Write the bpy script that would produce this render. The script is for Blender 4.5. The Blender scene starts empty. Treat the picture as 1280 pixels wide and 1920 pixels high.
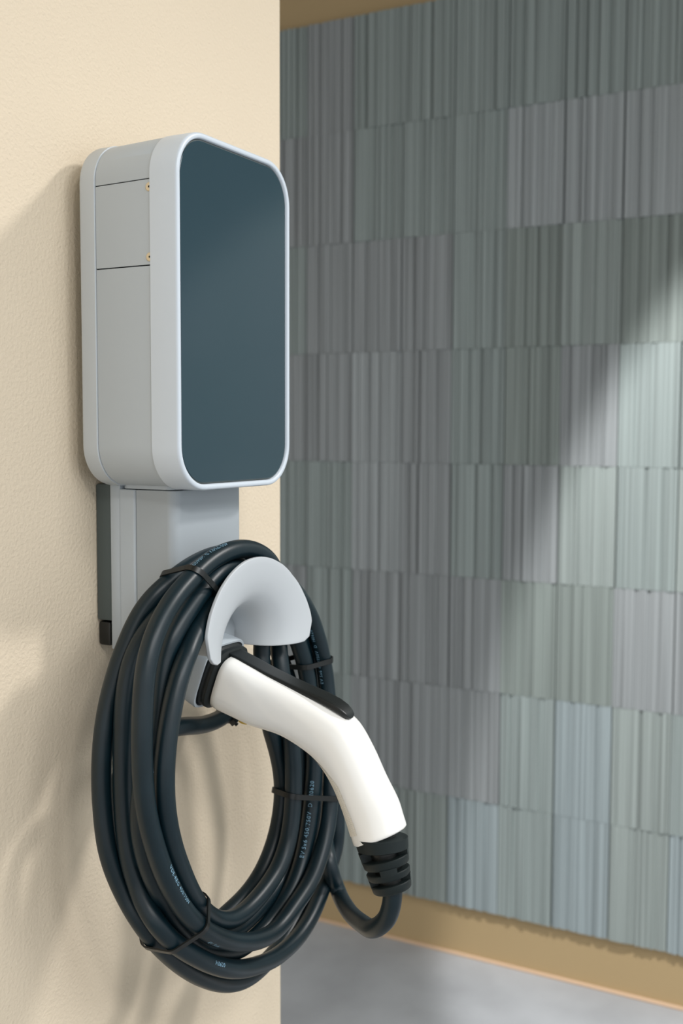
import bpy, bmesh, math, random
from mathutils import Vector, Matrix
import numpy as np

S = bpy.context.scene
COL = S.collection
R_ = math.radians

# ------------------------------------------------------------------ camera
YAW, PIT, ROL, FPX = R_(28.58), R_(4.28), R_(-0.195), 2078.0
fw = Vector((math.cos(PIT)*math.cos(YAW), math.cos(PIT)*math.sin(YAW), -math.sin(PIT)))
rt = fw.cross(Vector((0, 0, 1))).normalized()
dn = fw.cross(rt)
rr_, dd_ = rt*math.cos(ROL)+dn*math.sin(ROL), dn*math.cos(ROL)-rt*math.sin(ROL)
cam = bpy.data.cameras.new('camera')
co = bpy.data.objects.new('camera', cam)
COL.objects.link(co)
M = Matrix((rr_, -dd_, -fw)).transposed().to_4x4()
M.translation = Vector((0, -0.785, 1.43))
co.matrix_world = M
cam.sensor_fit = 'VERTICAL'
cam.sensor_height = 36.0
cam.lens = FPX/1920*36.0
cam.clip_start = 0.02
cam.dof.use_dof = True
cam.dof.focus_distance = 1.10
cam.dof.aperture_fstop = 5.6
S.camera = co

# ------------------------------------------------------------------ world, lamps, exposure
w = bpy.data.worlds.new('world')
S.world = w
w.use_nodes = True
bg = w.node_tree.nodes['Background']
bg.inputs[0].default_value = (0.94, 0.97, 1.0, 1)
bg.inputs[1].default_value = 1.05
S.view_settings.view_transform = 'Standard'
S.view_settings.look = 'None'
S.view_settings.gamma = 1.0
S.view_settings.use_curve_mapping = False
S.view_settings.exposure = 0.0


def spot(name, loc, aim, power, size, half, blend, col):
    l = bpy.data.lights.new(name, 'SPOT')
    l.energy = power
    l.shadow_soft_size = size
    l.spot_size = 2*R_(half)
    l.spot_blend = blend
    l.color = col
    o = bpy.data.objects.new(name, l)
    o.location = loc
    o.rotation_euler = (Vector(aim)-Vector(loc)).to_track_quat('-Z', 'Y').to_euler()
    COL.objects.link(o)
    return o


# ceiling spots of the showroom (all out of frame)
spot('track_spot', (-0.75, -2.3, 3.0), (0.95, 0.0, 0.35), 88, 0.18, 38, 1.0, (1.0, 0.98, 0.96))
spot('track_spot', (2.25, -1.75, 3.0), (0.95, 0.0, 0.35), 150, 0.13, 38, 1.0, (1.0, 0.98, 0.96))
spot('wall_washer', (1.2, -0.6, 3.0), (1.771, -0.742, 2.150), 370, 0.05, 26, 0.13, (1.0, 1.0, 1.0))
al = bpy.data.lights.new('added_fill', 'AREA')  # unseen soft fill, added to brighten the box top, floor and lower wall
al.shape = 'RECTANGLE'
al.size, al.size_y = 1.6, 1.6
al.energy = 75
al.color = (0.95, 0.98, 1.0)
ao = bpy.data.objects.new('added_fill', al)
ao.location = (0.4, -2.9, 3.05)
COL.objects.link(ao)


# ------------------------------------------------------------------ materials
def srgb(h):
    c = [int(h[i:i+2], 16)/255 for i in (0, 2, 4)]
    return tuple(((x/12.92) if x <= .04045 else ((x+.055)/1.055)**2.4) for x in c)+(1,)


def mat(name, hexc, rough=.5, metal=0, spec=.5, coat=0, noise=None, bump=None, var=0.0, vscale=8):
    m = bpy.data.materials.new(name)
    m.use_nodes = True
    nt = m.node_tree
    b = nt.nodes['Principled BSDF']
    c = srgb(hexc)
    b.inputs['Base Color'].default_value = c
    b.inputs['Roughness'].default_value = rough
    b.inputs['Metallic'].default_value = metal
    b.inputs['Specular IOR Level'].default_value = spec
    b.inputs['Coat Weight'].default_value = coat
    tc = nt.nodes.new('ShaderNodeTexCoord')
    if var:
        n = nt.nodes.new('ShaderNodeTexNoise')
        n.inputs['Scale'].default_value = vscale
        n.inputs['Detail'].default_value = 6
        nt.links.new(tc.outputs['Object'], n.inputs['Vector'])
        r = nt.nodes.new('ShaderNodeValToRGB')
        r.color_ramp.elements[0].position = .3
        r.color_ramp.elements[1].position = .7
        r.color_ramp.elements[0].color = tuple(x*(1-var) for x in c[:3])+(1,)
        r.color_ramp.elements[1].color = tuple(min(1, x*(1+var)) for x in c[:3])+(1,)
        nt.links.new(n.outputs['Fac'], r.inputs['Fac'])
        nt.links.new(r.outputs['Color'], b.inputs['Base Color'])
    if bump:
        sc, st, dist = bump
        n = nt.nodes.new('ShaderNodeTexNoise')
        n.inputs['Scale'].default_value = sc
        n.inputs['Detail'].default_value = 3
        nt.links.new(tc.outputs['Object'], n.inputs['Vector'])
        bp = nt.nodes.new('ShaderNodeBump')
        bp.inputs['Strength'].default_value = st
        bp.inputs['Distance'].default_value = dist
        nt.links.new(n.outputs['Fac'], bp.inputs['Height'])
        nt.links.new(bp.outputs['Normal'], b.inputs['Normal'])
    return m


M_cream = mat('cream_plaster', 'dccdb6', .8, spec=.25, bump=(260, .9, .0014), var=.02, vscale=3)
M_tan = mat('tan_paint', 'a48e6a', .8, spec=.25, bump=(150, .3, .002))
M_floor = mat('grey_concrete', '9ea0a3', .65, spec=.3, var=.13, vscale=4.5)
M_peach = mat('peach_sealant', 'c4a78b', .7)
M_ceil = mat('ceiling_paint', 'a59c88', .85)
M_shell = mat('pale_grey_plastic', 'bec4c8', .42, spec=.4)
M_shell2 = mat('grey_plastic', 'b4bcc2', .45, spec=.4)
M_panel = mat('mid_grey_plastic', 'b6bec4', .5, spec=.4)
M_rim = mat('light_frame_plastic', 'cad3dc', .35, spec=.5)
M_ped = mat('blue_grey_plastic', 'a2a9ae', .4, spec=.45)
M_hook = mat('hook_plastic', 'bfc4c8', .42, spec=.45)
M_glass = mat('dark_teal_glass', '2b4049', .14, spec=.5)
M_slab = mat('dark_slate_plastic', '4c5554', .6)
M_black = mat('black_plastic', '101414', .35, spec=.5)
M_gap = mat('gap_black', '0a0b0c', .9, spec=0)
M_brass = mat('brass_screw', 'd6c6a8', .4, metal=.35)
M_cable = mat('black_cable_rubber', '051c24', .4, spec=.45, bump=(900, .12, .0004), var=.10, vscale=60)
M_rubber = mat('black_rubber', '151b1c', .5, spec=.4)
M_lever = mat('black_lever', '0f1516', .38, spec=.5)
M_white = mat('gloss_white_plastic', 'f9f8f4', .16, spec=.5, coat=.3)
M_grip = mat('knurled_cream_grip', 'ebe6da', .55, spec=.4)
M_boot = mat('dark_green_black_rubber', '141e1f', .5, spec=.35)
M_print = mat('pale_blue_ink', '7fa6bd', .6)
M_label = mat('nozzle_mark', 'c9a64a', .6)
# fine diamond knurl of the grip
nt = M_grip.node_tree
tc = nt.nodes.new('ShaderNodeTexCoord')
vo = nt.nodes.new('ShaderNodeTexVoronoi')
vo.inputs['Scale'].default_value = 480
vo.inputs['Randomness'].default_value = 0.0
bp = nt.nodes.new('ShaderNodeBump')
bp.inputs['Strength'].default_value = .8
bp.inputs['Distance'].default_value = .0008
nt.links.new(tc.outputs['Object'], vo.inputs['Vector'])
nt.links.new(vo.outputs['Distance'], bp.inputs['Height'])
nt.links.new(bp.outputs['Normal'], nt.nodes['Principled BSDF'].inputs['Normal'])


# ------------------------------------------------------------------ builders
def link(name, me, m, parent=None, smooth=True, angle=35):
    o = bpy.data.objects.new(name, me)
    COL.objects.link(o)
    if m and not me.materials:
        me.materials.append(m)
    if parent:
        o.parent = parent
    if smooth:
        me.polygons.foreach_set('use_smooth', [True]*len(me.polygons))
        try:
            me.set_sharp_from_angle(angle=R_(angle))
        except Exception:
            pass
    return o


def mesh(name, v, f):
    me = bpy.data.meshes.new(name)
    me.from_pydata([tuple(p) for p in v], [], f)
    bm = bmesh.new()
    bm.from_mesh(me)
    bmesh.ops.recalc_face_normals(bm, faces=bm.faces)
    bm.to_mesh(me)
    bm.free()
    return me


def tag(o, label=None, cat=None, group=None, kind=None):
    for k, v in (('label', label), ('category', cat), ('group', group), ('kind', kind)):
        if v:
            o[k] = v
    return o


def empty(name, loc):
    o = bpy.data.objects.new(name, None)
    o.empty_display_size = .05
    o.location = loc
    COL.objects.link(o)
    return o


def reloc(root):
    """children are modelled in world metres: shift them under the root's base point"""
    def rec(o):
        for c in o.children:
            rec(c)
    for c in root.children:
        c.matrix_parent_inverse = Matrix.Translation(-Vector(root.location))


def box_mesh(name, x0, x1, y0, y1, z0, z1, bev=0, seg=2):
    bm = bmesh.new()
    bmesh.ops.create_cube(bm, size=1)
    for v in bm.verts:
        v.co = Vector(((x0+x1)/2+v.co.x*(x1-x0), (y0+y1)/2+v.co.y*(y1-y0), (z0+z1)/2+v.co.z*(z1-z0)))
    if bev:
        bmesh.ops.bevel(bm, geom=bm.edges[:], offset=bev, segments=seg, profile=.5, affect='EDGES')
    me = bpy.data.meshes.new(name)
    bm.to_mesh(me)
    bm.free()
    return me


def loft(name, secs, cap0=True, cap1=True, closed=True):
    """secs: lists of equally many points"""
    n = len(secs[0])
    v = [p for s in secs for p in s]
    f = []
    for i in range(len(secs)-1):
        for k in range(n if closed else n-1):
            a, b = i*n+k, i*n+(k+1) % n
            f.append((a, b, b+n, a+n))
    if cap0:
        f.append(tuple(range(n))[::-1])
    if cap1:
        f.append(tuple((len(secs)-1)*n+k for k in range(n)))
    return mesh(name, v, f)


def rrect(w, h, r, n=10, cx=0, cz=0):
    pts = []
    for (sx, sz, a0) in ((1, 1, 0), (-1, 1, 90), (-1, -1, 180), (1, -1, 270)):
        for k in range(n+1):
            a = R_(a0+90*k/n)
            pts.append((cx+sx*(w/2-r)+r*math.cos(a), cz+sz*(h/2-r)+r*math.sin(a)))
    return pts


def tube(name, P, r, seg=20, caps=True):
    P = [Vector(p) for p in P]
    t = [(P[min(i+1, len(P)-1)]-P[max(i-1, 0)]).normalized() for i in range(len(P))]
    u = t[0].orthogonal().normalized()
    secs = []
    for i, p in enumerate(P):
        u = (u-t[i]*u.dot(t[i])).normalized()
        v = t[i].cross(u)
        rad = r[i] if isinstance(r, (list, tuple)) else r
        secs.append([p+(u*math.cos(2*math.pi*k/seg)+v*math.sin(2*math.pi*k/seg))*rad for k in range(seg)])
    return loft(name, secs, caps, caps)


def catmull(P, sub):
    P = [Vector(p) for p in P]
    out = []
    for i in range(len(P)-1):
        p0, p1, p2, p3 = P[max(i-1, 0)], P[i], P[i+1], P[min(i+2, len(P)-1)]
        for k in range(sub):
            s = k/sub
            out.append(.5*((2*p1)+(p2-p0)*s+(2*p0-5*p1+4*p2-p3)*s*s+(3*p1-3*p2-p0+p3)*s**3))
    out.append(P[-1])
    return out

# ------------------------------------------------------------------ setting
XB = 2.706          # back wall face
tag(link('floor', box_mesh('floor', -3.0, 3.4, -5.0, 2.6, -0.1, 0.0), M_floor, smooth=False), kind='structure')
tag(link('wall_left', box_mesh('wall_left', -3.0, 1.2695, 0.0, 0.14, 0.0, 3.1, .002), M_cream, smooth=False), kind='structure')
tag(link('ceiling', box_mesh('ceiling', -3.0, 3.4, -5.0, 2.6, 3.1, 3.2), M_ceil, smooth=False), kind='structure')
wb = empty('wall_back', (XB, 0, 0))
tag(wb, kind='structure')
link('wall_surface', box_mesh('wall_surface', .022, .2, -2.4, 2.6, 0.0, 3.1), M_tan, wb, smooth=False)
link('floor_joint', box_mesh('floor_joint', .012, .022, -2.4, 2.6, 0.0, 0.008, .002), M_peach, wb, smooth=False)
TM = [mat('glazed_tile_%s' % k, h, .55, spec=.35) for k, h in
      (('green', '818a88'), ('dark', '79817d'), ('grey', '838788'), ('pale', '8e9394'), ('sage', '858d8a'), ('blue', '869092'))]
for m_ in TM:      # vertical glaze streaks, different on every tile
    nt = m_.node_tree
    bs = nt.nodes['Principled BSDF']
    tc = nt.nodes.new('ShaderNodeTexCoord')
    oi = nt.nodes.new('ShaderNodeObjectInfo')
    mp = nt.nodes.new('ShaderNodeMapping')
    mp.inputs['Scale'].default_value = (1, 95, .6)
    ad = nt.nodes.new('ShaderNodeVectorMath')
    ad.operation = 'ADD'
    ns = nt.nodes.new('ShaderNodeTexNoise')
    ns.inputs['Scale'].default_value = 1.6
    ns.inputs['Detail'].default_value = 2
    sc_ = nt.nodes.new('ShaderNodeMath')
    sc_.operation = 'MULTIPLY'
    sc_.inputs[1].default_value = 37.0
    nt.links.new(oi.outputs['Random'], sc_.inputs[0])
    nt.links.new(tc.outputs['Object'], mp.inputs['Vector'])
    nt.links.new(mp.outputs['Vector'], ad.inputs[0])
    nt.links.new(sc_.outputs[0], ad.inputs[1])
    nt.links.new(ad.outputs[0], ns.inputs['Vector'])
    rp = nt.nodes.new('ShaderNodeValToRGB')
    rp.color_ramp.elements[0].position = .38
    rp.color_ramp.elements[1].position = .62
    c_ = tuple(bs.inputs['Base Color'].default_value)
    rp.color_ramp.elements[0].color = tuple(x*.84 for x in c_[:3])+(1,)
    rp.color_ramp.elements[1].color = tuple(x*1.17 for x in c_[:3])+(1,)
    nt.links.new(ns.outputs['Fac'], rp.inputs['Fac'])
    nt.links.new(rp.outputs['Color'], bs.inputs['Base Color'])
random.seed(11)
TW, TH = .147, .299


def tile_mesh(i):
    W = TW-.002
    y = -W/2
    prof = [(.022, -W/2), (.007, -W/2)]
    while y < W/2-.004:
        bw = min(random.choice((.005, .006, .008, .010, .012)), W/2-y)
        dep = random.choice((0, .001, .002, .0035, .006))
        prof += [(dep, y), (dep, y+bw)]
        y += bw
    prof += [(.007, W/2), (.022, W/2)]
    v = [(x, yy, z) for z in (0.0003, TH-.0003) for x, yy in prof]
    n = len(prof)
    f = [(k, k+1, k+1+n, k+n) for k in range(n-1)]
    f += [tuple(range(n))[::-1], tuple(range(n, 2*n))]
    return mesh('tile', v, f)


TMS = [tile_mesh(i) for i in range(9)]
# rows from the top, columns from left (far) to right (near)
CODE = ['ggyggggggggggg', 'gyygggppppsgsg', 'ygyyygdsddgggg', 'gyypygdyggbggg', 'yggpygysgsbsgs',
        'gygyyyddyygggy', 'gygyyygbsggsyg', 'gyggsbgbsbgsgb']
KEY = dict(g=0, d=1, y=2, p=3, s=4, b=5)
for r in range(8):
    for c in range(-8, 24):
        yc = 1.025-c*TW+.0
        o = bpy.data.objects.new('tile', random.choice(TMS))
        COL.objects.link(o)
        o.parent = wb
        o.location = (random.uniform(-.0006, .0006), yc, 2.536-TH*(r+1))
        if not o.data.materials:
            o.data.materials.append(TM[0])
        o.material_slots[0].link = 'OBJECT'
        o.material_slots[0].material = TM[KEY[CODE[r][c] if 0 <= c < 13 else random.choice('gygysp')]]

# ------------------------------------------------------------------ wall charger
ch = empty('wall_charger', (.9585, 0, 1.19))
CX, CZ = .9585, 1.5423
NR = 12


def ring(w_, h_, r_, y, cz=CZ):
    return [(x, y, z) for x, z in rrect(w_, h_, r_, NR, CX, cz)]


W0, H0, R0 = .2049, .3469, .043
# rear shell
link('back_shell', loft('back_shell', [ring(W0-.008, H0-.011, R0-.004, -.020), ring(W0-.003, H0-.006, R0-.001, -.0215),
     ring(W0-.001, H0-.004, R0, -.025), ring(W0-.001, H0-.004, R0, -.0402), ring(W0-.004, H0-.007, R0-.002, -.0409)]), M_shell, ch)
# dark core seen only in the seams
link('inner_core', loft('inner_core', [ring(W0-.007, H0-.010, R0-.004, -.0405), ring(W0-.007, H0-.010, R0-.004, -.112)]), M_gap, ch)


def body_piece(name, z0, z1, m, grow=0.0):
    base = rrect(W0-.0025, H0-.006, R0-.001, 24, CX, CZ)
    # clip the outline between z0 and z1
    def clip(poly, z, keep_above):
        out = []
        for i in range(len(poly)):
            a, b = poly[i], poly[(i+1) % len(poly)]
            ia, ib = (a[1] >= z) == keep_above, (b[1] >= z) == keep_above
            if ia:
                out.append(a)
            if ia != ib:
                t = (z-a[1])/(b[1]-a[1])
                out.append((a[0]+(b[0]-a[0])*t, z))
        return out
    p = clip(clip(base, z0, True), z1, False)
    q = []
    for a in p:
        if not q or math.hypot(a[0]-q[-1][0], a[1]-q[-1][1]) > 1e-5:
            q.append(a)
    zc = (z0+z1)/2

    def sc(d, y, k):
        return [(CX+(x-CX)*(1-d/.1), y, zc+(z-zc)*(1-d/((z1-z0)/2))+(k if z > 1.62 else 0)*(z-1.62)/.09) for x, z in q]
    return link(name, loft(name, [sc(.0012, -.0412, 0), sc(.0003, -.0416, 0), sc(0, -.0425, 0), sc(-grow, -.1085, .0022), sc(.001, -.1095, .0022)]), m, ch, angle=28)


body_piece('top_cover', 1.6670, 1.80, M_shell2)
body_piece('access_panel', 1.5868, 1.6660, M_panel)
body_piece('lower_body', 1.30, 1.5856, M_panel)
# front frame: closed loop of sections outside -> rim -> inside
secs = [ring(W0-.004, H0-.004, R0-.001, -.1087), ring(W0, H0, R0+.001, -.1093), ring(W0, H0, R0+.001, -.1385),
        ring(W0-.0008, H0-.0008, R0+.001, -.1402), ring(W0-.0025, H0-.0025, R0, -.1412), ring(W0-.006, H0-.006, R0-.001, -.1416),
        ring(W0-.0095, H0-.0095, R0-.003, -.1414), ring(W0-.0115, H0-.0115, R0-.004, -.1405), ring(W0-.0125, H0-.0125, R0-.004, -.1380), ring(W0-.0125, H0-.0125, R0-.004, -.1150)]
link('front_frame', loft('front_frame', secs, True, True), M_rim, ch, angle=50)
link('frame_seal', loft('frame_seal', [ring(W0-.0135, H0-.0135, R0-.005, -.1383), ring(W0-.0135, H0-.0135, R0-.005, -.1388)]), M_slab, ch)
link('glass_panel', loft('glass_panel', [ring(W0-.0155, H0-.0155, R0-.006, -.1384), ring(W0-.0155, H0-.0155, R0-.006, -.1393), ring(W0-.0163, H0-.0163, R0-.006, -.1396)]), M_glass, ch, angle=8)
# screws on the side
for z in (1.6598, 1.5938):
    P = []
    x = CX-W0/2+.0014
    sc_ = loft('screw', [[(x-d, -.1082+math.cos(2*math.pi*k/18)*rr, z+math.sin(2*math.pi*k/18)*rr) for k in range(18)] for d, rr in ((-.002, .0043), (.0006, .0043), (.0012, .0036))])
    so = link('screw', sc_, M_brass, ch)
    st = [(x-.0013, -.1086+math.cos(math.pi*k/6)*(.0014 if k % 2 else .0008), z+math.sin(math.pi*k/6)*(.0014 if k % 2 else .0008)) for k in range(12)]
    s2 = [(x-.0010, b, c) for a, b, c in st]
    link('screw_socket', loft('screw_socket', [s2, st]), M_gap, so, smooth=False)

# pedestal
link('mount_plate', box_mesh('mount_plate', .899, 1.018, -.021, -.0005, 1.2275, 1.372, .002), M_slab, ch)
link('lower_bracket', box_mesh('lower_bracket', .9005, 1.016, -.017, -.0005, 1.2, 1.226, .003), M_black, ch)
link('pedestal_back', box_mesh('pedestal_back', .8975, 1.0195, -.0345, -.021, 1.198, 1.374, .0015), M_shell2, ch)
link('pedestal_neck', loft('pedestal_neck', [[(x, y, z) for x, y in rrect(.1215, .0685, .012, 8, .9585, -.0685)] for z in (1.368, 1.380)]), M_shell2, ch)
link('pedestal_core', loft('pedestal_core', [[(x, y, z) for x, y in rrect(.117, .064, .010, 8, .9585, -.0685)] for z in (1.200, 1.370)]), M_gap, ch)


def band(x0, x1, y0, y1, r, z0, z1, n=10):
    """U-shaped cover seen from above, open to the wall"""
    pts = [(x0, y1)]
    for k in range(n+1):
        a = R_(180+90*k/n)
        pts.append((x0+r+r*math.cos(a), y0+r+r*math.sin(a)))
    for k in range(n+1):
        a = R_(270+90*k/n)
        pts.append((x1-r+r*math.cos(a), y0+r+r*math.sin(a)))
    pts.append((x1, y1))
    e = .0006
    m = [((x-.9585)*(1-.012)+.9585, y+e if y < y1 else y) for x, y in pts]
    return [[(x, y, z) for x, y in m] if q else [(x, y, z) for x, y in pts] for z, q in ((z0, 1), (z0+e, 0), (z1-e, 0), (z1, 1))]


link('pedestal_shell', loft('pedestal_shell', band(.8968, 1.0202, -.0553, -.0350, .004, 1.1985, 1.3672)), M_shell2, ch)
link('pedestal_cover', loft('pedestal_cover', band(.8972, 1.0198, -.1056, -.0563, .011, 1.1985, 1.3672)), M_ped, ch)

# cable hook: half trumpet with a broad flange
HZ, HX = 1.198, .960
OUT = [(.8604, 1.2100), (.8597, 1.2280), (.8669, 1.2503), (.8823, 1.2716), (.9035, 1.2875), (.9273, 1.2967), (.957, 1.2985), (.9882, 1.2909),
       (1.0186, 1.2727), (1.0413, 1.2512), (1.0577, 1.2251), (1.0612, 1.2097)]
oa = [(math.atan2(z-HZ, x-HX), math.hypot(x-HX, z-HZ)) for x, z in OUT][::-1]


def Rout(a):
    return float(np.interp(a, [p[0] for p in oa], [p[1] for p in oa]))


prof = [(-.104, .0440, 0), (-.115, .0442, 0), (-.126, .0450, 0), (-.137, .0468, .02), (-.146, .0505, .06), (-.154, .0565, .15), (-.1600, .0650, .30),
        (-.1643, .0755, .50), (-.1668, .0850, .70), (-.1682, .0925, .85), (-.1690, .0985, 1.0)]
NA = 72
verts, faces = [], []
rows = []
for (y, r, t) in prof:
    s = (1-t)*.056
    rc = .022
    lift = 0 if s > rc else rc-math.sqrt(max(0, rc*rc-(rc-s)**2))
    rl = .030
    lift_l = 0 if s > rl else rl-math.sqrt(max(0, rl*rl-(rl-s)**2))
    a0 = math.asin(max(-1, min(1, (1.1945+lift-HZ)/r)))
    a1 = math.pi-math.asin(max(-1, min(1, (1.1985+lift_l-HZ)/r)))
    row = []
    for k in range(NA+1):
        a = a0+(a1-a0)*k/NA
        rad = r*(1-t)+(Rout(a)*t if t > 0 else 0) if t > 0 else r
        rad = r+(Rout(a)-.0985)*t
        row.append((HX+rad*math.cos(a), y, HZ+rad*math.sin(a)))
    rows.append(row)
n = NA+1
verts = [p for r in rows for p in r]
for i in range(len(rows)-1):
    for k in range(NA):
        a = i*n+k
        faces.append((a, a+1, a+1+n, a+n))
hk = link('cable_hook', mesh('cable_hook', verts, faces), M_hook, ch, angle=60)
sm = hk.modifiers.new('thick', 'SOLIDIFY')
sm.thickness = .0038
sm.offset = 0
bv = hk.modifiers.new('round', 'BEVEL')
bv.width = .0017
bv.segments = 3
bv.limit_method = 'ANGLE'
bv.angle_limit = R_(50)
# boss behind the hook
link('hook_boss', loft('hook_boss', [[(HX+math.cos(2*math.pi*k/40)*r, y, 1.2125+math.sin(2*math.pi*k/40)*r*.75) for k in range(40)] for y, r in ((-.1045, .040), (-.1075, .040), (-.1085, .0385))]), M_ped, ch)

# holster and connector: superellipse sections in the plane x = const
CXX = .9585


def sect(c, tdir, hh, hw, e, n=40, x0=CXX):
    """c=(y,z) centre, tdir=(y,z) axis, hh half height, hw half width"""
    t = Vector((0, tdir[0], tdir[1])).normalized()
    nrm = Vector((1, 0, 0)).cross(t)
    if nrm.z < 0:
        nrm = -nrm
    o = Vector((x0, c[0], c[1]))
    pts = []
    for k in range(n):
        a = 2*math.pi*k/n
        ca, sa = math.cos(a), math.sin(a)
        u = math.copysign(abs(ca)**(2/e), ca)*hw
        v = math.copysign(abs(sa)**(2/e), sa)*hh
        pts.append(o+Vector((1, 0, 0))*u+nrm*v)
    return pts


AXD = (-math.cos(R_(20)), -math.sin(R_(20)))      # axis of the plug at the holster
A0 = (-.1262, 1.1668)                              # point where the white handle begins


def ax(s):
    return (A0[0]+AXD[0]*s, A0[1]+AXD[1]*s)


hol = loft('holster', [sect(ax(-.085), AXD, .030, .030, 4), sect(ax(-.05), AXD, .0345, .0335, 4), sect(ax(-.0125), AXD, .0372, .0355, 4.5),
                       sect(ax(-.0110), AXD, .0367, .0350, 4.5), sect(ax(-.0110), AXD, .0346, .0329, 4.5), sect(ax(-.05), AXD, .0325, .031, 4.5)])
link('holster', hol, M_shell2, ch, angle=40)
reloc(ch)
tag(ch, 'grey wall-mounted charging unit with dark glass front, pedestal and curved cable hook', 'charger')

cn = empty('charging_connector', (CXX, A0[0], A0[1]))
col_ = []
for s, hh, hw in ((-.020, .0295, .0285), (-.0165, .0330, .0312), (-.0125, .0342, .0325), (-.0092, .0342, .0325), (-.0078, .0326, .0308), (-.0064, .0326, .0308),
                  (-.0050, .0340, .0322), (-.0018, .0338, .0320), (-.0004, .0316, .0298), (.001, .0290, .0280)):
    col_.append(sect(ax(s), AXD, hh, hw, 3.4))
link('rubber_collar', loft('rubber_collar', col_), M_rubber, cn, angle=50)
# white handle: (lower edge, upper edge, half width, exponent, height factor)
HS = [((-.1180, 1.1376), (-.1380, 1.1945), .0270, 3.4, .93),
      ((-.1192, 1.1370), (-.1394, 1.1938), .0290, 3.6, .99),
      ((-.1250, 1.1352), (-.1450, 1.1919), .0299, 3.6, 1.0),
      ((-.1330, 1.1328), (-.1535, 1.1888), .0300, 3.5, 1.0),
      ((-.1460, 1.1290), (-.1670, 1.1838), .0298, 3.3, 1.0),
      ((-.1647, 1.1232), (-.1850, 1.1770), .0290, 3.1, 1.0),
      ((-.1960, 1.1185), (-.2160, 1.1665), .0280, 2.9, 1.0),
      ((-.2159, 1.1115), (-.2370, 1.1590), .0272, 2.8, 1.0),
      ((-.2370, 1.1000), (-.2600, 1.1495), .0268, 2.7, .99),
      ((-.2500, 1.0870), (-.2785, 1.1385), .0265, 2.6, .97),
      ((-.2600, 1.0710), (-.2955, 1.1160), .0262, 2.5, .95),
      ((-.2670, 1.0545), (-.3110, 1.0895), .0260, 2.4, .93),
      ((-.2720, 1.0370), (-.3260, 1.0680), .0258, 2.3, .90),
      ((-.2755, 1.0250), (-.3325, 1.0530), .0260, 2.2, .89),
      ((-.2785, 1.0160), (-.3365, 1.0430), .0263, 2.1, .885),
      ((-.2790, 1.0148), (-.3368, 1.0415), .0250, 2.1, .84)]


def hsec(L, U, hw, e, k, n=48):
    d = Vector((0, U[0]-L[0], U[1]-L[1]))
    hh = d.length/2*k
    nrm = d.normalized()
    t = nrm.cross(Vector((1, 0, 0)))
    return sect(((L[0]+U[0])/2, (L[1]+U[1])/2), (t.y, t.z), hh, hw, e, n)


def densify(H, sub=4):
    keys = [(*a, *b, c, d, e) for a, b, c, d, e in H]
    out = []
    for i in range(len(keys)-1):
        p0, p1, p2, p3 = keys[max(i-1, 0)], keys[i], keys[i+1], keys[min(i+2, len(keys)-1)]
        for s in (range(sub) if 2 <= i < len(keys)-2 else range(1)):
            t = s/sub
            q = [.5*(2*b+(c-a)*t+(2*a-5*b+4*c-d)*t*t+(3*b-3*c-a+d)*t**3) for a, b, c, d in zip(p0, p1, p2, p3)]
            out.append(((q[0], q[1]), (q[2], q[3]), q[4], q[5], q[6]))
    out.append(H[-1])
    return out


HD = densify(HS)
link('handle', loft('handle', [hsec(*h) for h in HD]), M_white, cn, angle=60)
# knurled grip on the inner side of the bend: thin skin hugging the lower part of the handle
gs = []
GI = [h for h in HD[:-5] if h[0][1] < 1.105]
for j, h in enumerate(GI):
    f = min(1, j/10)**.7
    n_ = 48
    s = hsec(h[0], h[1], h[2]+.0004, h[3], h[4]*(1+.0004/.027), n_)
    k0 = 48*3//4
    wdt = 2+7.5*f
    c_ = hsec(*h)
    idx = [(k0+q*wdt/10) for q in range(-10, 6)]
    row = []
    for q in idx:
        a = int(math.floor(q)) % n_
        b = (a+1) % n_
        t = q-math.floor(q)
        row.append(s[a].lerp(s[b], t))
    gs.append(row)
link('grip_pad', loft('grip_pad', gs, False, False, closed=False), M_grip, cn, angle=60)
# release lever along the top
LP = [((-.1290, 1.1965), .0118, .0016), ((-.1350, 1.1952), .0120, .0022), ((-.1500, 1.1898), .0120, .0024), ((-.1800, 1.1788), .0117, .0026), ((-.2050, 1.1708), .0115, .0028),
      ((-.2250, 1.1650), .0115, .0030), ((-.2430, 1.1600), .0114, .0032), ((-.2560, 1.1556), .0110, .0032), ((-.2650, 1.1513), .0100, .0030), ((-.2705, 1.1472), .0085, .0028), ((-.2732, 1.1440), .0065, .0025), ((-.2742, 1.1423), .003, .0015)]
ls = []
for i, (c, hw, hh) in enumerate(LP):
    a, b = LP[max(i-1, 0)][0], LP[min(i+1, len(LP)-1)][0]
    ls.append(sect(c, (b[0]-a[0], b[1]-a[1]), hh, hw, 9, 40))
link('release_lever', loft('release_lever', ls), M_lever, cn, angle=45)
# small recessed fixing mark on the underside and at the grip
link('mould_mark', loft('mould_mark', [[(CXX-.014+math.cos(2*math.pi*k/16)*.004, -.155+math.sin(2*math.pi*k/16)*.005, 1.1262+d+.303*.005*math.sin(2*math.pi*k/16)) for k in range(16)] for d in (.003, -.0002)]), M_label, cn)

# strain relief: slotted rubber boot
B0, B1 = Vector((CXX, -.3077, 1.0285)), Vector((CXX, -.3215, .9775))
bt = (B1-B0).normalized()
LB = (B1-B0).length
bu = Vector((1, 0, 0))
bw = bt.cross(bu)
viewd = (Vector((0, -.785, 1.43))-B0)
viewd = (viewd-bt*viewd.dot(bt)).normalized()
side = bt.cross(viewd)


def brad(s):
    return .0268+(.0195-.0268)*(s/LB)**1.0


def bring(s, r, n=48, tilt=0.0):
    return [B0+bt*s+(viewd*math.cos(2*math.pi*k/n)+side*math.sin(2*math.pi*k/n))*r + bt*tilt*math.sin(2*math.pi*k/n) for k in range(n)]


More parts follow.
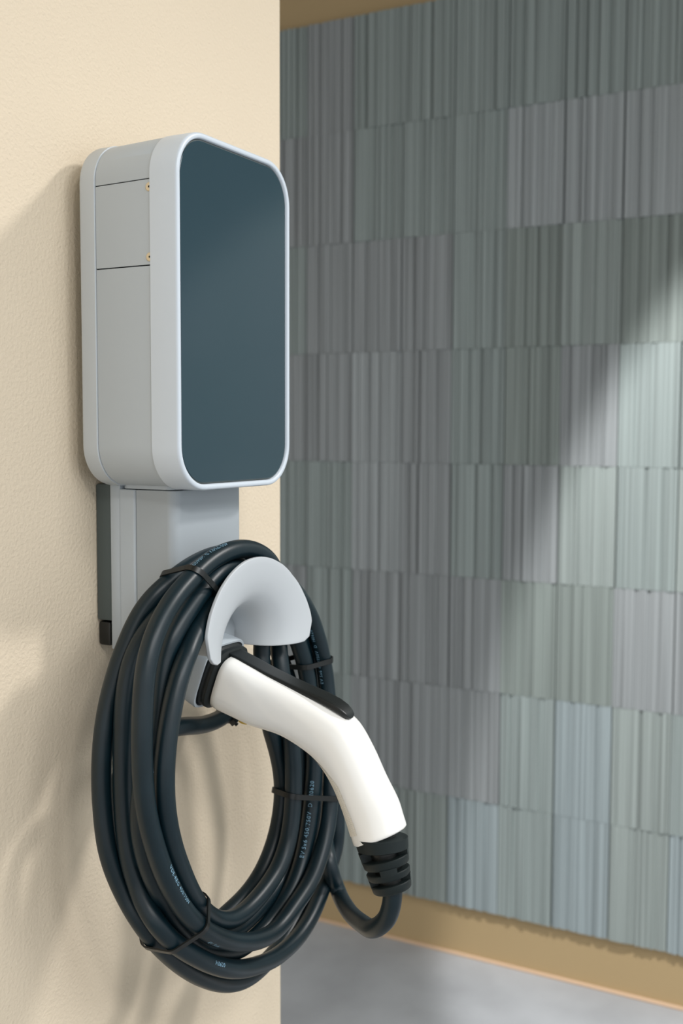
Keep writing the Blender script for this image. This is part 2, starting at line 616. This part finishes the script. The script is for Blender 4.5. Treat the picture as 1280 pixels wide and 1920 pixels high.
TL = -.0055
boot = loft('strain_relief', [bring(.000, .0255, tilt=TL), bring(.0008, brad(0), tilt=TL), bring(.0125, brad(.0125), tilt=TL*.6), bring(.0132, brad(.0125)-.001, tilt=TL*.6), bring(.0132, .012, tilt=TL*.6)])
bo = link('strain_relief', boot, M_boot, cn, angle=40)
link('relief_core', loft('relief_core', [bring(.002, .0150), bring(LB-.002, .0125)]), M_black, bo)
for i, (s0, s1) in enumerate(((.0205, .0290), (.0335, .0405), (.0455, LB+.001))):
    a, b = brad(s0), brad(s1)
    link('relief_ring', loft('relief_ring', [bring(s0, .011), bring(s0, a-.0008), bring(s0+.0008, a), bring(s1-.0012, b), bring(s1, b-.0012), bring(s1, .011)]), M_boot, bo, angle=40)


def bridge(s0, s1, a0, a1):
    v = []
    n = 10
    secs = []
    for s in (s0, s1):
        r = brad(s)
        inn = [B0+bt*s+(viewd*math.cos(R_(a0+(a1-a0)*k/n))+side*math.sin(R_(a0+(a1-a0)*k/n)))*.012 for k in range(n+1)]
        out = [B0+bt*s+(viewd*math.cos(R_(a0+(a1-a0)*k/n))+side*math.sin(R_(a0+(a1-a0)*k/n)))*r for k in range(n+1)]
        secs.append(out+inn[::-1])
    link('relief_bridge', loft('relief_bridge', secs), M_boot, bo, angle=40)


for k in (0, 180):
    bridge(.0282, .0343, -22+k, 22+k)
    bridge(.012, .021, 72+k, 112+k)
    bridge(.040, .046, 75+k, 110+k)
reloc(cn)
tag(cn, 'white charging plug with black lever, pushed into the grey holster under the hook', 'charging plug')

# ------------------------------------------------------------------ cable
CAB = """1.0908,-0.0550,1.1386;1.0794,-0.0596,1.1255;1.0660,-0.0635,1.1141;1.0503,-0.0665,1.1059;1.0331,-0.0691,1.1017;1.0153,-0.0715,1.1009;0.9975,-0.0740,1.1022;\
0.9799,-0.0769,1.1047;0.9626,-0.0802,1.1084;0.9453,-0.0832,1.1125;0.9277,-0.0843,1.1157;0.9098,-0.0831,1.1175;0.8919,-0.0821,1.1180;0.8741,-0.0818,1.1159;\
0.8578,-0.0809,1.1086;0.8455,-0.0799,1.0957;0.8386,-0.0797,1.0791;0.8351,-0.0804,1.0615;0.8340,-0.0822,1.0435;0.8347,-0.0847,1.0257;0.8371,-0.0879,1.0081;\
0.8410,-0.0918,0.9908;0.8464,-0.0962,0.9740;0.8539,-0.1010,0.9581;0.8641,-0.1057,0.9434;0.8765,-0.1100,0.9301;0.8908,-0.1134,0.9179;0.9076,-0.1147,0.9076;\
0.9253,-0.1144,0.9013;0.9418,-0.1152,0.9000;0.9575,-0.1178,0.9030;0.9735,-0.1207,0.9078;0.9899,-0.1232,0.9134;1.0060,-0.1251,0.9205;1.0209,-0.1266,0.9301;\
1.0337,-0.1280,0.9425;1.0445,-0.1289,0.9568;1.0534,-0.1292,0.9724;1.0598,-0.1292,0.9891;1.0634,-0.1291,1.0067;1.0637,-0.1289,1.0245;1.0608,-0.1286,1.0420;\
1.0557,-0.1282,1.0590;1.0484,-0.1284,1.0754;1.0402,-0.1288,1.0918;1.0347,-0.1283,1.1089;1.0321,-0.1269,1.1265;1.0313,-0.1248,1.1441;1.0321,-0.1223,1.1615;\
1.0354,-0.1197,1.1783;1.0392,-0.1175,1.1949;1.0393,-0.1166,1.2116;1.0341,-0.1162,1.2271;1.0245,-0.1157,1.2402;1.0107,-0.1154,1.2497;0.9946,-0.1155,1.2558;\
0.9777,-0.1155,1.2591;0.9617,-0.1154,1.2614;0.9451,-0.1154,1.2596;0.9284,-0.1157,1.2532;0.9126,-0.1164,1.2440;0.8981,-0.1168,1.2330;0.8851,-0.1171,1.2203;\
0.8735,-0.1177,1.2063;0.8635,-0.1186,1.1912;0.8554,-0.1194,1.1751;0.8499,-0.1198,1.1579;0.8464,-0.1198,1.1402;0.8437,-0.1200,1.1223;0.8409,-0.1206,1.1045;\
0.8387,-0.1216,1.0867;0.8380,-0.1224,1.0687;0.8387,-0.1233,1.0507;0.8406,-0.1244,1.0328;0.8436,-0.1258,1.0152;0.8481,-0.1274,0.9978;0.8543,-0.1288,0.9809;\
0.8623,-0.1302,0.9648;0.8718,-0.1315,0.9495;0.8828,-0.1328,0.9352;0.8954,-0.1338,0.9222;0.9097,-0.1340,0.9108;0.9253,-0.1338,0.9016;0.9419,-0.1341,0.8957;\
0.9596,-0.1346,0.8937;0.9773,-0.1347,0.8946;0.9945,-0.1347,0.8973;1.0122,-0.1339,0.9005;1.0309,-0.1325,0.9042;1.0498,-0.1312,0.9095;1.0663,-0.1308,0.9176;\
1.0800,-0.1307,0.9288;1.0900,-0.1306,0.9433;1.0966,-0.1303,0.9599;1.1012,-0.1299,0.9773;1.1043,-0.1294,0.9950;1.1061,-0.1287,1.0128;1.1069,-0.1279,1.0307;\
1.1067,-0.1271,1.0487;1.1054,-0.1263,1.0668;1.1032,-0.1254,1.0848;1.1004,-0.1242,1.1026;1.0969,-0.1223,1.1201;1.0925,-0.1197,1.1374;1.0877,-0.1162,1.1544;\
1.0832,-0.1116,1.1712;1.0780,-0.1055,1.1877;1.0707,-0.1016,1.2052;1.0647,-0.1056,1.2224;1.0572,-0.1091,1.2374;1.0465,-0.1113,1.2498;1.0330,-0.1136,1.2595;\
1.0177,-0.1154,1.2678;1.0014,-0.1154,1.2739;0.9831,-0.1161,1.2769;0.9614,-0.1196,1.2776;0.9407,-0.1223,1.2756;0.9235,-0.1222,1.2717;0.9075,-0.1212,1.2671;\
0.8914,-0.1198,1.2619;0.8751,-0.1181,1.2558;0.8574,-0.1174,1.2478;0.8433,-0.1147,1.2366;0.8324,-0.1113,1.2229;0.8242,-0.1086,1.2072;0.8189,-0.1072,1.1902;\
0.8156,-0.1065,1.1725;0.8138,-0.1060,1.1546;0.8127,-0.1058,1.1365;0.8115,-0.1061,1.1184;0.8104,-0.1068,1.1004;0.8097,-0.1077,1.0823;0.8092,-0.1090,1.0643;\
0.8087,-0.1110,1.0463;0.8086,-0.1139,1.0284;0.8098,-0.1177,1.0107;0.8119,-0.1227,0.9933;0.8121,-0.1308,0.9773;0.8138,-0.1408,0.9627;0.8227,-0.1458,0.9477;\
0.8341,-0.1488,0.9343;0.8466,-0.1516,0.9224;0.8599,-0.1540,0.9112;0.8743,-0.1557,0.9001;0.8896,-0.1569,0.8896;0.9058,-0.1574,0.8799;0.9232,-0.1568,0.8708;\
0.9413,-0.1556,0.8630;0.9588,-0.1547,0.8569;0.9764,-0.1539,0.8518;0.9941,-0.1529,0.8473;1.0119,-0.1517,0.8440;1.0298,-0.1506,0.8425;1.0477,-0.1498,0.8427;\
1.0654,-0.1491,0.8447;1.0826,-0.1482,0.8489;1.0993,-0.1471,0.8555;1.1152,-0.1457,0.8644;1.1304,-0.1440,0.8751;1.1465,-0.1419,0.8869;1.1582,-0.1421,0.9013;\
1.1658,-0.1433,0.9178;1.1673,-0.1445,0.9371;1.1684,-0.1432,0.9553;1.1678,-0.1420,0.9734;1.1660,-0.1411,0.9914;1.1636,-0.1407,1.0095;1.1608,-0.1403,1.0275;\
1.1578,-0.1397,1.0453;1.1551,-0.1388,1.0632;1.1528,-0.1374,1.0809;1.1512,-0.1352,1.0983;1.1483,-0.1333,1.1157;1.1441,-0.1316,1.1330;1.1386,-0.1301,1.1502;\
1.1319,-0.1288,1.1671;1.1241,-0.1277,1.1837;1.1149,-0.1268,1.1998;1.1043,-0.1259,1.2153;1.0927,-0.1245,1.2295;1.0797,-0.1235,1.2430;1.0660,-0.1229,1.2557;\
1.0518,-0.1222,1.2675;1.0375,-0.1207,1.2778;1.0211,-0.1196,1.2862;1.0025,-0.1192,1.2926;0.9834,-0.1189,1.2964;0.9649,-0.1183,1.2981;0.9464,-0.1177,1.2976;\
0.9281,-0.1175,1.2953;0.9101,-0.1172,1.2914;0.8928,-0.1159,1.2854;0.8771,-0.1120,1.2769;0.8638,-0.1060,1.2661;0.8539,-0.0993,1.2527;0.8450,-0.0948,1.2374;\
0.8369,-0.0918,1.2213;0.8294,-0.0894,1.2049;0.8227,-0.0878,1.1881;0.8166,-0.0867,1.1710;0.8114,-0.0863,1.1537;0.8072,-0.0864,1.1362;0.8044,-0.0867,1.1184;\
0.8028,-0.0871,1.1005;0.8019,-0.0880,1.0825;0.8017,-0.0894,1.0645;0.8016,-0.0914,1.0466;0.8023,-0.0942,1.0287;0.8051,-0.0975,1.0111;0.8093,-0.1017,0.9940;\
0.8133,-0.1078,0.9775;0.8165,-0.1163,0.9620;0.8225,-0.1233,0.9468;0.8326,-0.1259,0.9324;0.8442,-0.1267,0.9188;0.8564,-0.1275,0.9057;0.8692,-0.1283,0.8931;\
0.8825,-0.1289,0.8811;0.8965,-0.1294,0.8698;0.9111,-0.1297,0.8593;0.9262,-0.1298,0.8494;0.9420,-0.1298,0.8406;0.9585,-0.1301,0.8333;0.9759,-0.1305,0.8281;\
0.9939,-0.1309,0.8256;1.0121,-0.1312,0.8262;1.0301,-0.1314,0.8289;1.0482,-0.1312,0.8323;1.0661,-0.1303,0.8369;1.0834,-0.1290,0.8438;1.0997,-0.1275,0.8524;\
1.1151,-0.1260,0.8621;1.1295,-0.1243,0.8730;1.1414,-0.1228,0.8861;1.1498,-0.1219,0.9014;1.1539,-0.1210,0.9188;1.1529,-0.1232,0.9386;1.1542,-0.1247,0.9568;\
1.1545,-0.1254,0.9747;1.1534,-0.1257,0.9926;1.1512,-0.1257,1.0104;1.1480,-0.1257,1.0281;1.1442,-0.1260,1.0457;1.1404,-0.1266,1.0635;1.1364,-0.1277,1.0815;\
1.1319,-0.1294,1.0996;1.1277,-0.1304,1.1173;1.1230,-0.1310,1.1345;1.1173,-0.1312,1.1513;1.1105,-0.1312,1.1673;1.1027,-0.1311,1.1828;1.0938,-0.1312,1.1976;\
1.0835,-0.1313,1.2118;1.0712,-0.1305,1.2248;1.0580,-0.1299,1.2361;1.0431,-0.1305,1.2452;1.0270,-0.1318,1.2527;1.0104,-0.1323,1.2599;0.9931,-0.1328,1.2691;\
0.9761,-0.1354,1.2802;0.9594,-0.1390,1.2876;0.9418,-0.1434,1.2897;0.9246,-0.1466,1.2880;0.9071,-0.1486,1.2833;0.8908,-0.1493,1.2759;0.8761,-0.1489,1.2666;\
0.8620,-0.1482,1.2561;0.8486,-0.1473,1.2444;0.8375,-0.1460,1.2307;0.8307,-0.1440,1.2145;0.8254,-0.1436,1.1972;0.8218,-0.1435,1.1795;0.8191,-0.1430,1.1617;\
0.8156,-0.1421,1.1441;0.8104,-0.1407,1.1270;0.8050,-0.1391,1.1100;0.8007,-0.1378,1.0927;0.7987,-0.1372,1.0750;0.7989,-0.1373,1.0572;0.8013,-0.1381,1.0398;\
0.8055,-0.1394,1.0229;0.8113,-0.1409,1.0067;0.8188,-0.1422,0.9910;0.8302,-0.1402,0.9735;0.8400,-0.1397,0.9575;0.8508,-0.1394,0.9422;0.8625,-0.1392,0.9277;\
0.8748,-0.1395,0.9145;0.8880,-0.1402,0.9032;0.9024,-0.1413,0.8939;0.9182,-0.1424,0.8863;0.9358,-0.1431,0.8802;0.9545,-0.1435,0.8765;0.9730,-0.1442,0.8765;\
0.9909,-0.1452,0.8794;1.0081,-0.1465,0.8842;1.0243,-0.1480,0.8910;1.0393,-0.1495,0.9001;1.0532,-0.1501,0.9108;1.0663,-0.1498,0.9230;1.0776,-0.1492,0.9372;\
1.0856,-0.1489,0.9534;1.0916,-0.1487,0.9704;1.0965,-0.1484,0.9879;1.1004,-0.1481,1.0055;1.1037,-0.1478,1.0233;1.1059,-0.1472,1.0411;1.1066,-0.1464,1.0590;\
1.1061,-0.1456,1.0768;1.1050,-0.1446,1.0945;1.1030,-0.1437,1.1122;1.1001,-0.1429,1.1297;1.0961,-0.1423,1.1470;1.0901,-0.1417,1.1638;1.0821,-0.1413,1.1796;\
1.0731,-0.1416,1.1948;1.0637,-0.1434,1.2101;1.0542,-0.1464,1.2251;1.0432,-0.1493,1.2388;1.0306,-0.1515,1.2509;1.0180,-0.1534,1.2629;1.0069,-0.1548,1.2773;\
0.9911,-0.1557,1.2916;0.9742,-0.1541,1.3008;0.9556,-0.1530,1.3057;0.9363,-0.1529,1.3072;0.9184,-0.1525,1.3059;0.9019,-0.1517,1.3023;0.8859,-0.1511,1.2969;\
0.8700,-0.1511,1.2901;0.8542,-0.1516,1.2826;0.8386,-0.1524,1.2744;0.8237,-0.1534,1.2649;0.8101,-0.1544,1.2534;0.7984,-0.1554,1.2399;0.7895,-0.1560,1.2243;\
0.7834,-0.1566,1.2074;0.7800,-0.1571,1.1897;0.7777,-0.1577,1.1719;0.7763,-0.1581,1.1539;0.7760,-0.1582,1.1359;0.7764,-0.1583,1.1180;0.7777,-0.1588,1.1001;\
0.7802,-0.1594,1.0823;0.7841,-0.1603,1.0649;0.7893,-0.1612,1.0478;0.7957,-0.1619,1.0308;0.8031,-0.1627,1.0143;0.8115,-0.1636,0.9982;0.8208,-0.1645,0.9828;\
0.8315,-0.1655,0.9683;0.8436,-0.1664,0.9549;0.8567,-0.1672,0.9426;0.8709,-0.1677,0.9315;0.8859,-0.1681,0.9215;0.9014,-0.1682,0.9125;0.9176,-0.1682,0.9047;\
0.9342,-0.1683,0.8981;0.9514,-0.1683,0.8930;0.9689,-0.1685,0.8900;0.9867,-0.1687,0.8899;1.0040,-0.1689,0.8936;1.0205,-0.1692,0.8998;1.0367,-0.1695,0.9066;\
1.0524,-0.1697,0.9141;1.0671,-0.1696,0.9239;1.0806,-0.1688,0.9361;1.0926,-0.1678,0.9498;1.1025,-0.1667,0.9649;1.1099,-0.1654,0.9812;1.1149,-0.1639,0.9984;\
1.1192,-0.1621,1.0158;1.1227,-0.1603,1.0333;1.1252,-0.1585,1.0511;1.1268,-0.1568,1.0690;1.1276,-0.1553,1.0870;1.1276,-0.1539,1.1051;1.1267,-0.1526,1.1232;\
1.1247,-0.1514,1.1414;1.1209,-0.1502,1.1595;1.1153,-0.1491,1.1772;1.1091,-0.1473,1.1944;1.1018,-0.1452,1.2108;1.0912,-0.1438,1.2256;1.0785,-0.1429,1.2387;\
1.0643,-0.1422,1.2504;1.0488,-0.1414,1.2608;1.0328,-0.1399,1.2699;1.0159,-0.1386,1.2768;0.9954,-0.1439,1.2782;0.9756,-0.1496,1.2765;0.9575,-0.1493,1.2749;\
0.9413,-0.1491,1.2723;0.9258,-0.1499,1.2687;0.9108,-0.1512,1.2639;0.8961,-0.1526,1.2563;0.8817,-0.1542,1.2470;0.8674,-0.1556,1.2369;0.8532,-0.1579,1.2260;\
0.8389,-0.1617,1.2143;0.8277,-0.1632,1.2006;0.8192,-0.1636,1.1853;0.8123,-0.1640,1.1690;0.8066,-0.1644,1.1521;0.8024,-0.1648,1.1348;0.7999,-0.1650,1.1170;\
0.7995,-0.1650,1.0990;0.8011,-0.1648,1.0811;0.8049,-0.1645,1.0633;0.8107,-0.1639,1.0463;0.8179,-0.1632,1.0300;0.8262,-0.1623,1.0142;0.8352,-0.1612,0.9988;\
0.8451,-0.1599,0.9838;0.8559,-0.1585,0.9696;0.8681,-0.1570,0.9565;0.8815,-0.1557,0.9447;0.8963,-0.1546,0.9344;0.9124,-0.1537,0.9266;0.9297,-0.1532,0.9220;\
0.9477,-0.1530,0.9214;0.9654,-0.1530,0.9240;0.9828,-0.1531,0.9288;0.9996,-0.1529,0.9350;1.0157,-0.1524,0.9429;1.0295,-0.1518,0.9543;1.0401,-0.1513,0.9687;\
1.0472,-0.1508,0.9852;1.0517,-0.1502,1.0027;1.0546,-0.1494,1.0204;1.0560,-0.1486,1.0384;1.0557,-0.1480,1.0566;1.0545,-0.1471,1.0745;1.0528,-0.1459,1.0921;\
1.0511,-0.1441,1.1097;1.0502,-0.1416,1.1274;1.0499,-0.1388,1.1450;1.0511,-0.1353,1.1624;1.0552,-0.1305,1.1791;1.0634,-0.1245,1.1938;1.0768,-0.1177,1.2048;\
1.0964,-0.1096,1.2097;1.1143,-0.1070,1.2093;1.1300,-0.1063,1.2037;1.1438,-0.1058,1.1937;1.1548,-0.1056,1.1803;1.1630,-0.1057,1.1647;1.1696,-0.1059,1.1482;\
1.1750,-0.1059,1.1312;1.1797,-0.1060,1.1139;1.1843,-0.1060,1.0965;1.1886,-0.1060,1.0790;1.1922,-0.1062,1.0613;1.1941,-0.1066,1.0434;1.1943,-0.1075,1.0253;\
1.1928,-0.1088,1.0073;1.1901,-0.1108,0.9896;1.1860,-0.1135,0.9723;1.1808,-0.1173,0.9556;1.1746,-0.1223,0.9400;1.1627,-0.1307,0.9282;1.1440,-0.1427,0.9223;\
1.1303,-0.1529,0.9143;1.1313,-0.1570,0.8984;1.1414,-0.1561,0.8821;1.1407,-0.1629,0.8693;1.1266,-0.1741,0.8703;1.1123,-0.1848,0.8733;1.0981,-0.1954,0.8768;\
1.0840,-0.2061,0.8804;1.0701,-0.2168,0.8845;1.0563,-0.2274,0.8892;1.0427,-0.2380,0.8942;1.0291,-0.2486,0.8995;1.0155,-0.2592,0.9050;1.0020,-0.2696,0.9105;\
0.9885,-0.2801,0.9163;0.9761,-0.2912,0.9231;0.9672,-0.3035,0.9326;0.9620,-0.3145,0.9457;0.9595,-0.3204,0.9624;0.9588,-0.3218,0.9803;0.9588,-0.3216,0.9863"""
CP = [Vector(tuple(float(x) for x in p.split(','))) for p in CAB.split(';')]
CP += [CP[-1]+Vector((0, .001, .012))]
CR = .0097
CV = catmull(CP, 4)
cb = link('charging_cable', tube('charging_cable', CV, CR, 22), M_cable, None, angle=80)
tag(cb, 'thick black rubber charging cable coiled in loops over the grey hook', 'cable')


def curve_at(u):
    i = max(0, min(len(CV)-2, int(u*4)))
    t = u*4-i
    return CV[i].lerp(CV[i+1], t), (CV[min(i+2, len(CV)-1)]-CV[max(i-1, 0)]).normalized()


CAMP = Vector((0, -.785, 1.43))


def printed(text, u0, size, off, flip=1):
    """ink lettering wrapped round the cable, starting at sample u0"""
    fc = bpy.data.curves.new('cable_print', 'FONT')
    fc.body = text
    fc.size = size
    fc.resolution_u = 2
    fc.space_character = 1.15
    to = bpy.data.objects.new('tmp', fc)
    COL.objects.link(to)
    dg = bpy.context.evaluated_depsgraph_get()
    me = bpy.data.meshes.new_from_object(to.evaluated_get(dg))
    bpy.data.objects.remove(to)
    # arc length -> sample
    L = [0]
    i0 = int(u0*4)
    rng = range(i0, min(len(CV)-1, i0+200)) if flip > 0 else range(i0, max(0, i0-200), -1)
    ids = list(rng)
    for a, b in zip(ids[:-1], ids[1:]):
        L.append(L[-1]+(CV[b]-CV[a]).length)
    for v in me.vertices:
        s = v.co.x
        k = max(0, min(len(L)-2, int(np.searchsorted(L, s))-1))
        t = (s-L[k])/(L[k+1]-L[k])
        p = CV[ids[k]].lerp(CV[ids[k+1]], t)
        tg = (CV[ids[min(k+2, len(ids)-1)]]-CV[ids[max(k-1, 0)]]).normalized()
        vd = (CAMP-p)
        vd = (vd-tg*vd.dot(tg)).normalized()
        sd = vd.cross(tg).normalized()
        ang = off+(v.co.y-size*.35)/CR
        v.co = p+(vd*math.cos(ang)-sd*math.sin(ang)*-1)*(CR+.00012)
    link('cable_print', me, M_print, cb, smooth=False)


# ------------------------------------------------------------------ cable ties
def tie(cen, nrm, rad, label, head_dir, name='cable_tie', wid=.0058, grow=.0007):
    nrm = nrm.normalized()
    pts = []
    for a, b in zip(CV[:-1], CV[1:]):
        da, db = (a-cen).dot(nrm), (b-cen).dot(nrm)
        if da*db <= 0 and da != db:
            q = a.lerp(b, da/(da-db))
            if (q-cen).length < rad:
                tg = (b-a).normalized()
                pts.append((q, tg))
    u = nrm.orthogonal().normalized()
    v = nrm.cross(u)
    cloud = []
    for q, tg in pts:
        # ellipse of the strand in the plane
        pt = (tg-nrm*tg.dot(nrm))
        k = 1/max(.5, abs(tg.dot(nrm)))
        e1 = pt.normalized() if pt.length > 1e-3 else u
        e2 = nrm.cross(e1)
        for j in range(28):
            a = 2*math.pi*j/28
            r = CR+grow
            d = (q-cen)+e1*math.cos(a)*r*k+e2*math.sin(a)*r
            cloud.append((d.dot(u), d.dot(v)))
    cloud = sorted(set(cloud))

    def half(c):
        h = []
        for p in c:
            while len(h) > 1 and (h[-1][0]-h[-2][0])*(p[1]-h[-2][1])-(h[-1][1]-h[-2][1])*(p[0]-h[-2][0]) <= 0:
                h.pop()
            h.append(p)
        return h
    hull = half(cloud)[:-1]+half(cloud[::-1])[:-1]
    H = [cen+u*a+v*b for a, b in hull]
    c0 = sum(H, Vector())/len(H)
    # resample
    out = []
    for a, b in zip(H, H[1:]+H[:1]):
        n = max(1, int((b-a).length/.004))
        out += [a.lerp(b, k/n) for k in range(n)]
    secs = []
    th = .0017
    m_ = len(out)
    for i, p in enumerate(out):
        tgd = (out[(i+1) % m_]-out[i-1]).normalized()
        o_ = tgd.cross(nrm)
        if o_.dot(p-c0) < 0:
            o_ = -o_
        secs.append([p+nrm*wid/2, p+o_*th+nrm*wid/2, p+o_*th-nrm*wid/2, p-nrm*wid/2])
    secs.append(secs[0])
    root = empty(name, c0)
    link('strap', loft('strap', secs, False, False), M_black, root, angle=30)
    # locking head
    hd = head_dir.normalized()
    best = max(out, key=lambda p: (p-c0).dot(hd))
    i = out.index(best)
    tgd = (out[(i+1) % m_]-out[i-1]).normalized()
    o_ = tgd.cross(nrm)
    if o_.dot(best-c0) < 0:
        o_ = -o_
    me = box_mesh('head', -.0042, .0042, -.0037, .0037, -.001, .0058, .0008)
    me.transform(Matrix((tgd, nrm, o_)).transposed().to_4x4())
    me.transform(Matrix.Translation(best))
    link('head', me, M_black, root, angle=30)
    me = box_mesh('cut_tail', -.0012, .0012, -.0022, .0022, .005, .0085, .0003)
    me.transform(Matrix((tgd, nrm, o_)).transposed().to_4x4())
    me.transform(Matrix.Translation(best))
    link('cut_tail', me, M_black, root, angle=30)
    reloc(root)
    tag(root, label, 'cable tie', 'black cable ties on the coil')
    return root


def tangent_at(k):
    return (CP[k+1]-CP[k-1]).normalized()


tie(Vector((.885, -.138, 1.276)), Vector((-.631, .038, -.775)), .075, 'black cable tie at upper left of the coil, just left of the hook', Vector((0, 1, -1)))
tie(Vector((1.118, -.135, 1.159)), Vector((-.06, 0, 1)), .052, 'black cable tie round the right strands just below the hook', Vector((0, 1, 0)))
tie(Vector((1.105, -.140, 1.002)), Vector((.267, -.05, .963)), .09, 'black cable tie across the right strands beside the white handle', Vector((0, 1, 0)))
tie(Vector((.845, -.140, .951)), Vector((.687, .024, -.727)), .075, 'black cable tie at lower left, where the coil turns along the bottom', Vector((-.3, 1, 0)))
tie(CP[3].lerp(CP[4], .55), tangent_at(3)+tangent_at(4), .012, 'small black cable tie on the single strand below the holster', Vector((.9, -.9, -1.2)))

printed('EV 5x6 450/750V  D  H0620', 299.77, .0068, .15)
printed('VDE-REG 450/750V', 272.15, .0058, .95)
printed('450/750V D H0620', 326.07, .0058, -.9)
printed('EV 5x6 450/750V  D  H0620', 377.60, .0054, .6)
printed('H0620', 143.47, .0058, .3)
printed('EV 5x6', 352.61, .0056, -.9)
printed('VDE-REG 450/750V', 346.31, .0056, .9)
